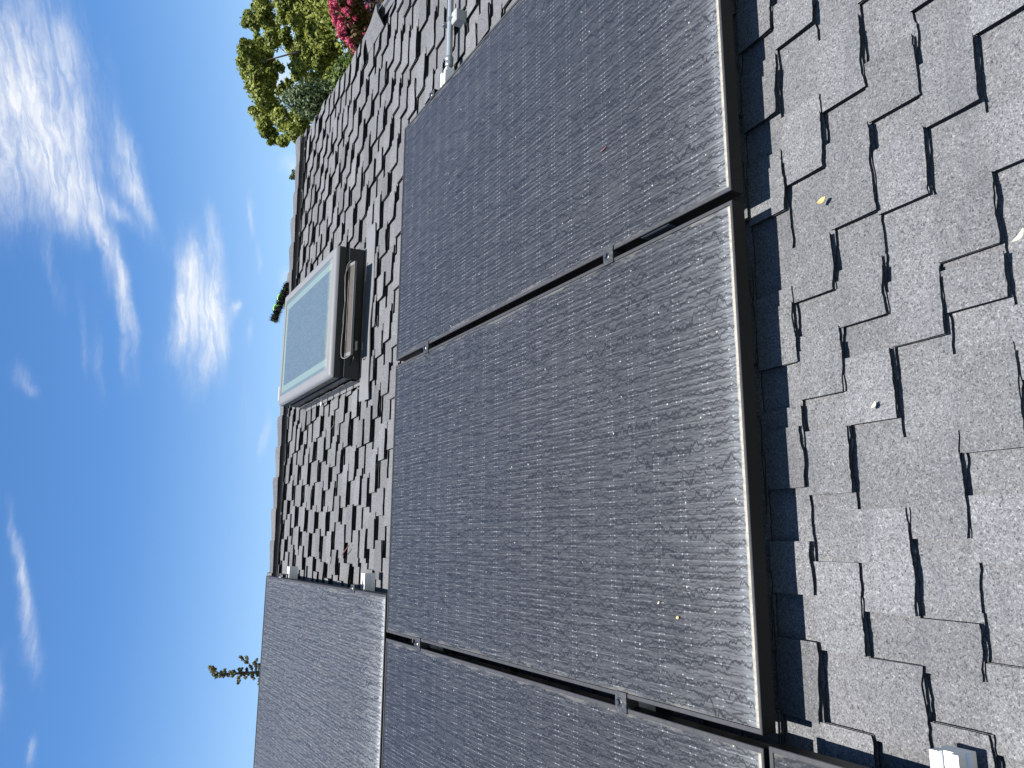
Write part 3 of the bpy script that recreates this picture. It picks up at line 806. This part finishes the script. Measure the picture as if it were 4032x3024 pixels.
# ------------------------------------------------------------------ trees
def leaves(name, clumps, size, mat, parent, up=.35, fold=.35, seed=1, elong=1.5):
    """clumps: (centre, (rx,ry,rz), count). Leaf-sized folded faces spread through each clump, denser near its surface."""
    r = np.random.default_rng(seed); V = []; T = []
    for (c, rad, n_) in clumps:
        u = r.normal(size=(n_, 3)); u /= np.linalg.norm(u, axis=1)[:, None]
        d = r.random(n_)**.42
        lump = 1+.22*np.sin(u[:, 0]*5+c[0]*3)*np.cos(u[:, 1]*6+c[2]*2)
        p = np.array(c)+u*d[:, None]*lump[:, None]*np.array(rad)
        nrm = u*1.0+r.normal(size=(n_, 3))*.55; nrm[:, 2] += up; nrm /= np.linalg.norm(nrm, axis=1)[:, None]
        a = np.cross(nrm, r.normal(size=(n_, 3))); a /= np.linalg.norm(a, axis=1)[:, None]
        b_ = np.cross(nrm, a); sz = size*r.uniform(.6, 1.35, n_)[:, None]
        q = np.stack([p-a*sz*elong*.5, p+b_*sz*.5-nrm*sz*.5*fold*.4, p+a*sz*elong*.5, p-b_*sz*.5-nrm*sz*.5*fold*.4], 1)
        V.append(q.reshape(-1, 3)); T.append(np.clip(r.normal(.5, .2, n_)+r.normal(0, .10), 0, 1))
    V = np.concatenate(V); T = np.concatenate(T); nf = len(T)
    me = bpy.data.meshes.new(name)
    me.vertices.add(nf*4); me.vertices.foreach_set('co', V.astype(np.float32).ravel())
    me.loops.add(nf*4); me.loops.foreach_set('vertex_index', np.arange(nf*4, dtype=np.int32))
    me.polygons.add(nf); me.polygons.foreach_set('loop_start', np.arange(0, nf*4, 4, dtype=np.int32))
    me.update(calc_edges=True); me.materials.append(mat)
    at_ = me.attributes.new('tone', 'FLOAT', 'FACE'); at_.data.foreach_set('value', T.astype(np.float32))
    o = bpy.data.objects.new(name, me); COL.objects.link(o); o.parent = parent
    return o
M['lf_green'] = leaf_mat('maple_leaves', (.075, .100, .016), (.215, .255, .040), (.40, .43, .10), .40)
M['lf_conifer'] = leaf_mat('conifer_needles', (.036, .060, .022), (.070, .105, .040), (.125, .165, .065), .15, .6)
M['lf_myrtle'] = leaf_mat('myrtle_leaves', (.06, .055, .02), (.17, .095, .04), (.22, .18, .05), .3)
M['lf_purple'] = leaf_mat('purple_leaves', (.012, .006, .012), (.035, .016, .028), (.085, .035, .05), .2)
M['pink'] = leaf_mat('pink_blossom', (.46, .040, .095), (.64, .085, .17), (.76, .20, .28), .3)
M['lf_spire'] = leaf_mat('spruce_needles', (.04, .055, .02), (.12, .12, .04), (.24, .18, .07), .15, .6)
M['lf_bright'] = leaf_mat('bright_leaves', (.04, .075, .012), (.12, .175, .03), (.20, .26, .06), .4)

def zc(x, y, d): return at(900+x*.4973, y*.4973, d)     # measured on an enlargement of the tree corner
big = [(190,160,75),(290,90,80),(320,190,85),(430,60,70),(250,40,60),(420,150,50),
 (560,70,110),(640,160,110),(700,50,90),(600,260,105),(700,280,105),(770,200,90),(540,170,70),(780,70,80),(840,150,60),
 (170,400,85),(150,520,85),(250,450,100),(320,540,85),(200,620,85),(300,650,80),(400,540,45),(330,330,80),(430,300,75),(240,330,50),
 (560,390,85),(545,540,80),(630,470,105),(720,440,115),(790,360,90),(820,480,80),(640,610,45),(760,570,70),(700,340,80),(860,400,50),
 (250,760,85),(240,900,75),(330,830,95),(300,1000,85),(350,1090,60),(430,960,85),(440,1110,50),(500,1040,70),(540,900,75),(590,1010,70),(420,720,55),(640,930,60),(690,900,40),
 (700,630,45),(800,610,55),(480,660,35),
 (300,-120,110),(480,-90,110),(650,-110,120),(180,-250,90),(400,-330,130),(620,-320,130),(780,-100,90)]
base = at(1350, 90, 18.0)
tree = empty('leafy_tree', (base.x, base.y, 0), (0, 0, 0), 'tall leafy tree with yellow green clumps and gaps of sky, beyond the right roof edge', 'tree')
cl_ = []; cen = []
for x, y, r_ in big:
    d = 17.5+rnd.uniform(-1.4, 1.8); c_ = zc(x, y, d)-tree.location; R_ = r_*.4973/3000*d*1.0
    cen.append(c_)
    nsub = 4
    cl_.append((c_, (R_*.88, R_*.88, R_*.82), int(620*(r_/85)**2)))
    for q in range(nsub):
        o_ = Vector((rnd.gauss(0, 1), rnd.gauss(0, 1), rnd.gauss(.25, .8))).normalized()*R_*.72
        rs = R_*rnd.uniform(.38, .60)
        cl_.append((c_+o_, (rs, rs, rs*.8), int(400*(r_/85)**2)))
zl_ = min(c_.z for c_ in cen)
for i in range(40):
    a = rnd.uniform(0, 6.28); q = rnd.uniform(.2, 2.3); cl_.append((Vector((q*math.cos(a), q*math.sin(a), zl_-rnd.uniform(.1, 2.0))), (.5, .5, .42), 420))
leaves('crown', cl_, .046, M['lf_green'], tree, up=.5, seed=3)
mb = MB()
top = max(c_.z for c_ in cen)
tp = [Vector((0, 0, -.1)), Vector((.05, .1, 2.5)), Vector((0, .05, 5.2)), Vector((.1, 0, 7.0))]
mb.tube(tp, [.30, .24, .17, .08], 10)
for i, c_ in enumerate(cen):
    if i % 16: continue
    st = tp[1]+(tp[3]-tp[1])*min(.95, max(.0, (c_.z-3.6)/6))
    mid_ = st.lerp(c_, .5)+Vector((rnd.uniform(-.2, .2), rnd.uniform(-.2, .2), -.25))
    mb.tube([st, mid_, c_], [.05, .028, .008], 6)
mb.build('trunk', M['bark'], tree)

# dense dark conifer below it, drooping sprays
cb = at(1215, 395, 14.5)
con = empty('dense_conifer', (cb.x, cb.y, 0), (0, 0, 0), 'dense dark green conifer with drooping sprays, below the leafy tree at the roof edge', 'tree')
cl_ = []; H_ = at(1118, 395, 14.5).z
for i in range(170):
    u = rnd.random()**.8; z = 1.0+(H_-1.0)*u; rr_ = (1-u)**.5*.72+.06
    a = rnd.uniform(0, 6.28); q = rr_*rnd.uniform(.55, 1)
    cl_.append((Vector((q*math.cos(a), q*math.sin(a), z-.15)), (.17, .17, .28), 330))
leaves('crown', cl_, .029, M['lf_conifer'], con, up=-.2, seed=5, elong=2.4)
mb = MB(); mb.tube([(0, 0, -.1), (0, 0, H_*.5), (0, 0, H_-.1)], [.15, .10, .02], 8); mb.build('trunk', M['bark'], con)

# bright young tree between them
bb_ = at(1360, 260, 12.0)
yt = empty('young_tree', (bb_.x, bb_.y, 0), (0, 0, 0), 'small bright green tree peeking over the roof edge beside the pink blossom', 'tree')
cl_ = []
for x, y, r_ in ((900,560,80),(850,630,55),(940,500,60),(960,580,80),(1010,640,90),(900,690,45),(1000,520,70),(1040,560,110)):
    d = 12.0+rnd.uniform(-.5, .5); c_ = zc(x, y, d)-yt.location; R_ = r_*.4973/3000*d
    cl_.append((c_, (R_, R_, R_*.9), int(950*(r_/80)**2)))
for i in range(18):
    a = rnd.uniform(0, 6.28); q = rnd.uniform(.05, .5); cl_.append((Vector((q*math.cos(a), q*math.sin(a), bb_.z-rnd.uniform(.35, 1.4))), (.28, .28, .26), 500))
leaves('crown', cl_, .034, M['lf_bright'], yt, up=.4, seed=8)
mb = MB(); mb.tube([(0, 0, -.1), (.03, .02, 2.0), (0, 0, bb_.z)], [.07, .05, .02], 8)
for c_, _, _ in cl_[::2]: mb.tube([(0, 0, bb_.z-.9), c_*.6+Vector((0, 0, bb_.z-.6))*.4, c_], [.03, .02, .008], 6)
mb.build('trunk', M['bark'], yt)

# crape myrtle with pink panicles, purple-leaved tree behind it
def zm(x, y, d): return at(1040+x*.2712, y*.2712, d)
mbse = at(1400, 60, 9.2)
my = empty('crape_myrtle', (mbse.x, mbse.y, 0), (0, 0, 0), 'crape myrtle with bright pink blossom and bronze green leaves beside the roof edge', 'tree')
cl_ = []
for x, y, r_ in ((1060,200,90),(1140,430,90),(1230,520,90),(1270,610,80),(1200,620,60),(1120,130,130),(1250,150,140),(1180,330,120),(1300,330,120),(1400,450,110),(1330,560,100),(1420,250,120),(1500,470,100),(1580,420,100),(1300,700,80),(1340,840,50),(1100,0,120),(1240,20,130),(1620,500,80),(1430,620,60),(1180,-150,150),(1350,-150,150),(1400,900,40),(1560,560,70),(1660,420,70)):
    d = 9.2+rnd.uniform(-.2, .45); c_ = zm(x, y, d)-my.location; R_ = r_*.2712/3000*d
    cl_.append((c_, (R_, R_, R_), int(430*(r_/120)**2)))
for i in range(22):
    a = rnd.uniform(0, 6.28); q = rnd.uniform(.05, .55); cl_.append((Vector((q*math.cos(a), q*math.sin(a), mbse.z-rnd.uniform(.25, 1.3))), (.26, .26, .24), 330))
leaves('foliage', cl_, .036, M['lf_myrtle'], my, seed=9)
for i, (x, y, r_) in enumerate(((1000,70,62),(985,20,50),(1180,160,60),(1215,185,45),(1010,225,48),(1035,310,62),(1120,270,50),(1125,370,64),(1085,390,40),(1110,510,66),(1160,480,40),(1235,590,56),(1275,660,40),(1310,260,38),(1485,520,48),(1500,440,38),(1335,750,30),(1500,95,24),(1250,330,36),(1240,30,40),(1350,855,26),(1335,572,12),(1600,320,14),(970,170,26),(1060,120,36))):
    d = 8.95+rnd.uniform(-.08, .12); c_ = zm(x, y, d)-my.location; R_ = r_*.2712/3000*d
    sub = [(c_, (R_*.7, R_*.7, R_*.8), int(150*(r_/50)**2)+20)]
    for q in range(5):
        o_ = Vector((rnd.gauss(0, 1), rnd.gauss(0, 1), rnd.gauss(0, 1))).normalized()*R_*.65
        sub.append((c_+o_, (R_*.42, R_*.42, R_*.45), int(70*(r_/50)**2)+10))
    leaves('flower_cluster', sub, .017, M['pink'], my, seed=20+i, elong=1.1)
mb = MB()
for i in range(4):
    a = i*1.6; mb.tube([(.1*math.cos(a), .1*math.sin(a), -.1), (.25*math.cos(a), .25*math.sin(a), 1.8), (.35*math.cos(a), .35*math.sin(a), mbse.z-.2)], [.06, .045, .015], 7)
mb.build('trunk', M['bark'], my)
pb = at(1480, 40, 10.4)
pt = empty('purple_leaf_tree', (pb.x, pb.y, 0), (0, 0, 0), 'dark purple leaved tree low at the roof edge below the pink blossom', 'tree')
cl_ = []
for x, y, r_ in ((1500,150,120),(1600,130,110),(1560,280,110),(1660,300,90),(1480,40,110),(1620,20,110),(1700,200,90),(1690,60,90),(1720,400,60),(1560,-120,130),(1680,-120,120),(1480,280,80),(1740,300,80)):
    d = 10.2+rnd.uniform(-.2, .4); c_ = zm(x, y, d)-pt.location; R_ = r_*.2712/3000*d
    cl_.append((c_, (R_, R_, R_), int(420*(r_/110)**2)))
for i in range(20):
    a = rnd.uniform(0, 6.28); q = rnd.uniform(.05, .55); cl_.append((Vector((q*math.cos(a), q*math.sin(a), pb.z-rnd.uniform(.3, 1.4))), (.28, .28, .26), 330))
leaves('crown', cl_, .036, M['lf_purple'], pt, seed=31)
mb = MB(); mb.tube([(0, 0, -.1), (.05, 0, 1.5), (0, 0, pb.z)], [.09, .07, .02], 8); mb.build('trunk', M['bark'], pt)

# thin spruce top seen above the upper panel
sb = at(1020, 2650, 22.0)
sp_ = empty('spruce_tree', (sb.x, sb.y, 0), (0, 0, 0), 'thin spruce top with sparse twigs rising above the upper solar panel', 'tree')
mb = MB(); rel = lambda px, py, d=22.0: at(px, py, d)-sp_.location
k = 300/1659
q_ = lambda x, y, d=22.0: rel(780+x*k, 2500+y*k, d)
mb.tube([(0, 0, -.1), (0, 0, sb.z*.6), q_(1500, 830), q_(1370, 810), q_(1100, 825), q_(840, 840), q_(620, 850), q_(490, 850), q_(370, 790), q_(210, 720)], [.2, .12, .055, .042, .036, .03, .025, .021, .017, .006], 7)
cl_ = []
def twig(a, b_, r0=.014, n_=60, rad=.05, end=True):
    A_, B_ = q_(*a, 22+rnd.uniform(-.3, .3)), q_(*b_, 22+rnd.uniform(-.4, .4)); A_ = q_(*a)
    mb.tube([A_, A_.lerp(B_, .5)+Vector((0, 0, .02)), B_], [r0, r0*.7, r0*.3], 5)
    for u in (.45, .7, .92):
        p_ = A_.lerp(B_, u); cl_.append((p_+Vector((rnd.uniform(-.02, .02), 0, rnd.uniform(-.02, .02))), (rad*rnd.uniform(.7, 1.2),)*3, n_))
for a, b_ in (((1200,790),(1130,640)),((1130,640),(1010,560)),((1100,600),(1060,480)),((1010,560),(920,470)),((1290,800),(1250,650)),((1260,680),(1270,540)),((1320,800),(1320,640)),((1250,640),(1210,600)),((1080,800),(1060,740)),
              ((1150,830),(1180,900)),((1000,830),(930,880)),((930,880),(860,950)),((900,920),(860,1040)),((1000,850),(1040,940)),((930,820),(890,730)),((890,830),(960,740)),((820,850),(780,800)),((790,840),(760,880)),((640,850),(660,880)),((620,820),(570,760)),((560,850),(540,900)),((540,850),(470,900)),((500,850),(500,800)),((460,830),(390,940)),((430,820),(350,900)),((400,800),(330,860)),((390,780),(370,740)),((330,760),(310,710)),((300,750),(240,700)),((300,740),(280,790)),((1340,830),(1360,900)),((1350,900),(1340,1000)),((1370,950),(1330,1080)),((1370,1000),(1340,1130)),((700,850),(700,780)),((1060,830),(1100,860)),((1180,820),(1200,950)),((1280,820),(1290,890)),((1370,780),(1330,720))):
    twig(a, b_, .011, 60, .042)
cl_ += [(q_(x, y), (r_, r_, r_), 60) for x, y, r_ in ((260,720,.06),(320,760,.055),(960,830,.06),(1000,840,.06),(1040,820,.06),(1180,850,.06),(1280,810,.06))]
leaves('crown', cl_, .020, M['lf_spire'], sp_, seed=41, elong=2.2)
low = []
for i in range(120):
    u = rnd.random(); z = 1.2+(sb.z-1.9)*u; rr_ = (1-u)*1.9+.25; a = rnd.uniform(0, 6.28); q = rr_*rnd.uniform(.3, 1)
    E2 = Vector((q*math.cos(a), q*math.sin(a), z-q*.2)); low.append((E2, (.28, .28, .16), 60))
    if i % 3 == 0: mb.tube([(0, 0, z), E2], [.03, .01], 5)
leaves('lower_boughs', low, .05, M['lf_spire'], sp_, seed=43, elong=2.2)
mb.build('trunk', M['bark'], sp_)
# far tree top above the ridge
fb = at(1160, 690, 60.0)
ft = empty('distant_tree', (fb.x, fb.y, 0), (0, 0, 0), 'tiny distant tree top showing above the ridge left of the leafy tree', 'tree')
cl_ = [(at(1150+dx, 692+dy, 60)-ft.location, (.16, .16, .16), 70) for dx, dy in ((0, 0), (6, -14), (10, 8), (14, -4), (-4, 8), (20, 12), (22, -14), (30, 0), (45, 5), (45, -10))]
for i in range(60):
    z = rnd.uniform(4, fb.z-.8); q = (fb.z-z)*.22*rnd.random(); a = rnd.uniform(0, 6.28); cl_.append((Vector((q*math.cos(a), q*math.sin(a), z)), (.4, .4, .4), 60))
leaves('crown', cl_, .11, M['lf_conifer'], ft, seed=47)
mb = MB(); mb.tube([(0, 0, -.1), (0, 0, fb.z*.6), (0, 0, fb.z)], [.3, .2, .03], 7); mb.build('trunk', M['bark'], ft)

# ------------------------------------------------------------------ sky and sun
SUN_P = (-.03, .12, 1.0)
sd = d2w(SUN_P).normalized()
elev = math.asin(sd.z); az = math.atan2(sd.x, sd.y)
w = bpy.data.worlds.new('World'); sc.world = w; w.use_nodes = True
nt = w.node_tree; nt.nodes.clear(); g = G(nt)
out = nt.nodes.new('ShaderNodeOutputWorld'); bg = nt.nodes.new('ShaderNodeBackground')
nt.links.new(bg.outputs[0], out.inputs[0])
skt = nt.nodes.new('ShaderNodeTexSky'); skt.sky_type = 'NISHITA'; skt.sun_disc = False
skt.sun_elevation = elev; skt.sun_rotation = az; skt.altitude = 50; skt.air_density = 1.0; skt.dust_density = .15; skt.ozone_density = 3.0
SKY = .060
bg.inputs[1].default_value = SKY
# clouds, placed by azimuth and elevation
dirv = g.n('ShaderNodeTexCoord').outputs['Generated']
dx, dy, dz = g.sep(dirv)
AZ = g.m('MULTIPLY', g.m('ARCTAN2', dx, dy), 57.29578)
EL = g.m('MULTIPLY', g.m('ARCSINE', dz), 57.29578)
def azel(px, py):
    v = ray(px, py); return math.degrees(math.atan2(v.x, v.y)), math.degrees(math.asin(v.z))
# (centre px, end of long axis px, half width in degrees, strength, streakiness)
CL = [((30, 400), (120, -100), 4.2, 1.1), ((120, 560), (-60, 200), 2.6, .80), ((240, 600), (420, 860), 1.7, .80), ((60, 780), (200, 1080), 3.2, .50),
      ((560, 800), (640, 950), .55, .85), ((440, 800), (600, 960), .5, .70), ((380, 850), (500, 1190), .55, .72), ((500, 1180), (550, 1560), .40, .66), ((500, 660), (430, 380), .9, .50), ((160, 120), (40, -200), 2.4, .55), ((480, 1300), (500, 1640), .35, .55),
      ((430, 1040), (330, 720), .7, .55), ((300, 380), (380, 660), .8, .60), ((520, 620), (560, 760), .5, .6), ((250, 800), (330, 960), .9, .55),
      ((720, 1240), (675, 1470), 1.15, 1.15), ((840, 1230), (860, 960), 1.05, 1.1), ((770, 1060), (720, 780), .95, .85), ((840, 900), (815, 700), .55, .75), ((845, 1290), (880, 1400), .7, 1.0), ((790, 1430), (750, 1660), 1.6, .62), ((740, 1120), (700, 940), .7, .6),
      ((985, 840), (995, 960), .35, .78), ((1020, 1010), (1030, 1120), .28, .72), ((930, 1195), (915, 1235), .32, .72), ((975, 1290), (970, 1380), .25, .6),
      ((60, 2120), (30, 1880), .34, .46), ((100, 2380), (140, 2640), .62, .50), ((130, 2560), (175, 2820), .55, .48), ((10, 2720), (0, 2480), .55, .60), ((125, 2960), (150, 2840), .40, .75), ((80, 2250), (60, 2050), .3, .6),
      ((70, 1470), (40, 1370), .7, .50), ((120, 1540), (150, 1600), .5, .5), ((390, 1420), (400, 1680), .40, .52), ((1035, 1720), (1010, 1860), .40, .68), ((330, 1330), (350, 1600), .35, .5), ((220, 1100), (260, 1330), .5, .5),
      ((1120, 1110), (1120, 1020), .6, .75), ((1145, 650), (1125, 560), .9, .70), ((1130, 330), (1180, 450), 2.4, .95), ((1200, 20), (1240, 300), 3.0, .95)]
coord = g.n('ShaderNodeCombineXYZ', {0: AZ, 1: EL, 2: 0.0}).outputs[0]
warp = g.n('ShaderNodeVectorMath', {0: g.noise(g.scale(coord, .16, .3), 1.0, 5, .62, out=1), 1: (.5, .5, .5)}, operation='SUBTRACT').outputs[0]
warp = g.n('ShaderNodeVectorMath', {0: warp, 1: (3.4, 1.5, 0)}, operation='MULTIPLY').outputs[0]
wc = g.n('ShaderNodeVectorMath', {0: coord, 1: warp}, operation='ADD').outputs[0]
WX, WY, _ = g.sep(wc)
total = None
for (c_, e_, hw, st) in CL:
    a0, e0 = azel(*c_); a1, e1 = azel(*e_)
    L_ = math.hypot(a1-a0, e1-e0); ca, sa = (a1-a0)/L_, (e1-e0)/L_
    X = g.m('SUBTRACT', WX, a0); Y = g.m('SUBTRACT', WY, e0)
    u = g.m('DIVIDE', g.m('ADD', g.m('MULTIPLY', X, ca), g.m('MULTIPLY', Y, sa)), L_*1.15)
    v = g.m('DIVIDE', g.m('SUBTRACT', g.m('MULTIPLY', Y, ca), g.m('MULTIPLY', X, sa)), hw*1.5)
    d = g.m('ADD', g.m('MULTIPLY', u, u), g.m('MULTIPLY', v, v))
    mk = g.m('MULTIPLY', g.m('POWER', 2.718, g.m('MULTIPLY', d, -2.1)), st*.82)
    total = mk if total is None else g.m('SUBTRACT', g.m('ADD', total, mk), g.m('MULTIPLY', total, mk))
rot = g.n('ShaderNodeMapping', {'Vector': wc, 'Rotation': (0, 0, math.radians(-14)), 'Scale': (.12, .70, 1)}).outputs[0]
f1 = g.noise(rot, 1.0, 6, .52, .5)
f2 = g.noise(g.scale(wc, .22, .34, loc=(7, 3, 0)), 1.0, 6, .55, .3)
fb_ = g.m('ADD', g.m('MULTIPLY', f1, .5), g.m('MULTIPLY', f2, .5))
wisp = g.noise(g.n('ShaderNodeMapping', {'Vector': wc, 'Rotation': (0, 0, math.radians(-14)), 'Scale': (.5, 2.6, 1)}).outputs[0], 1.0, 5, .6, .3)
strand = g.noise(g.n('ShaderNodeMapping', {'Vector': wc, 'Rotation': (0, 0, math.radians(-16)), 'Scale': (.28, 1.9, 1)}).outputs[0], 1.0, 6, .6, .8)
cx = g.m('ADD', g.m('MULTIPLY', total, 1.05), g.m('MULTIPLY', g.m('SUBTRACT', fb_, .5), 2.0))
cx = g.m('ADD', cx, g.m('MULTIPLY', g.m('SUBTRACT', wisp, .5), .6))
dens = g.m('MULTIPLY', g.step(cx, -.10, 1.45), g.step(total, .02, .95))
dens = g.m('MULTIPLY', dens, g.m('ADD', .52, g.m('MULTIPLY', g.step(strand, .33, .66), .62)), clamp=True)
veil = g.m('MULTIPLY', g.step(g.noise(g.scale(wc, .05, .35, loc=(2, 9, 0)), 1.0, 6, .6), .60, .85), .10)
dens = g.m('MAXIMUM', dens, veil)
hz = g.m('SUBTRACT', 1.0, g.step(EL, 2.0, 26.0))
hi_ = g.step(EL, 10.0, 24.0)
hs = g.n('ShaderNodeHueSaturation', {'Hue': g.m('ADD', .497, g.m('MULTIPLY', hi_, .006)), 'Saturation': g.m('ADD', 1.03, g.m('MULTIPLY', hi_, .20)), 'Value': 1.19, 'Color': skt.outputs[0]})
base_sky = hs.outputs[0]
cs_ = g.mix(g.m('MULTIPLY', dens, .95), base_sky, (6.0, 6.15, 6.4))
nt.links.new(cs_, bg.inputs[0])

sl = bpy.data.lights.new('sun', 'SUN'); sl.energy = 5.0; sl.angle = math.radians(.5); sl.color = (1.0, .955, .89)
so = bpy.data.objects.new('sun', sl); COL.objects.link(so)
so.rotation_euler = sd.to_track_quat('Z', 'Y').to_euler(); so.location = (0, -5, 20)

# ------------------------------------------------------------------ camera (held sideways, as in the photograph)
cam = bpy.data.cameras.new('camera'); co = bpy.data.objects.new('camera', cam); COL.objects.link(co)
cam.sensor_fit = 'HORIZONTAL'; cam.sensor_width = 36.0; cam.lens = FPX*36/4032
cam.clip_start = .02; cam.clip_end = 2000
rx, ry, rz = d2w(CAMR[0]), -d2w(CAMR[1]), -d2w(CAMR[2])
mw = Matrix((rx, ry, rz)).transposed().to_4x4(); mw.translation = EYE
co.matrix_world = mw
sc.camera = co
sc.view_settings.view_transform = 'Standard'; sc.view_settings.look = 'None'
sc.view_settings.exposure = 1.45; sc.view_settings.gamma = 1.0
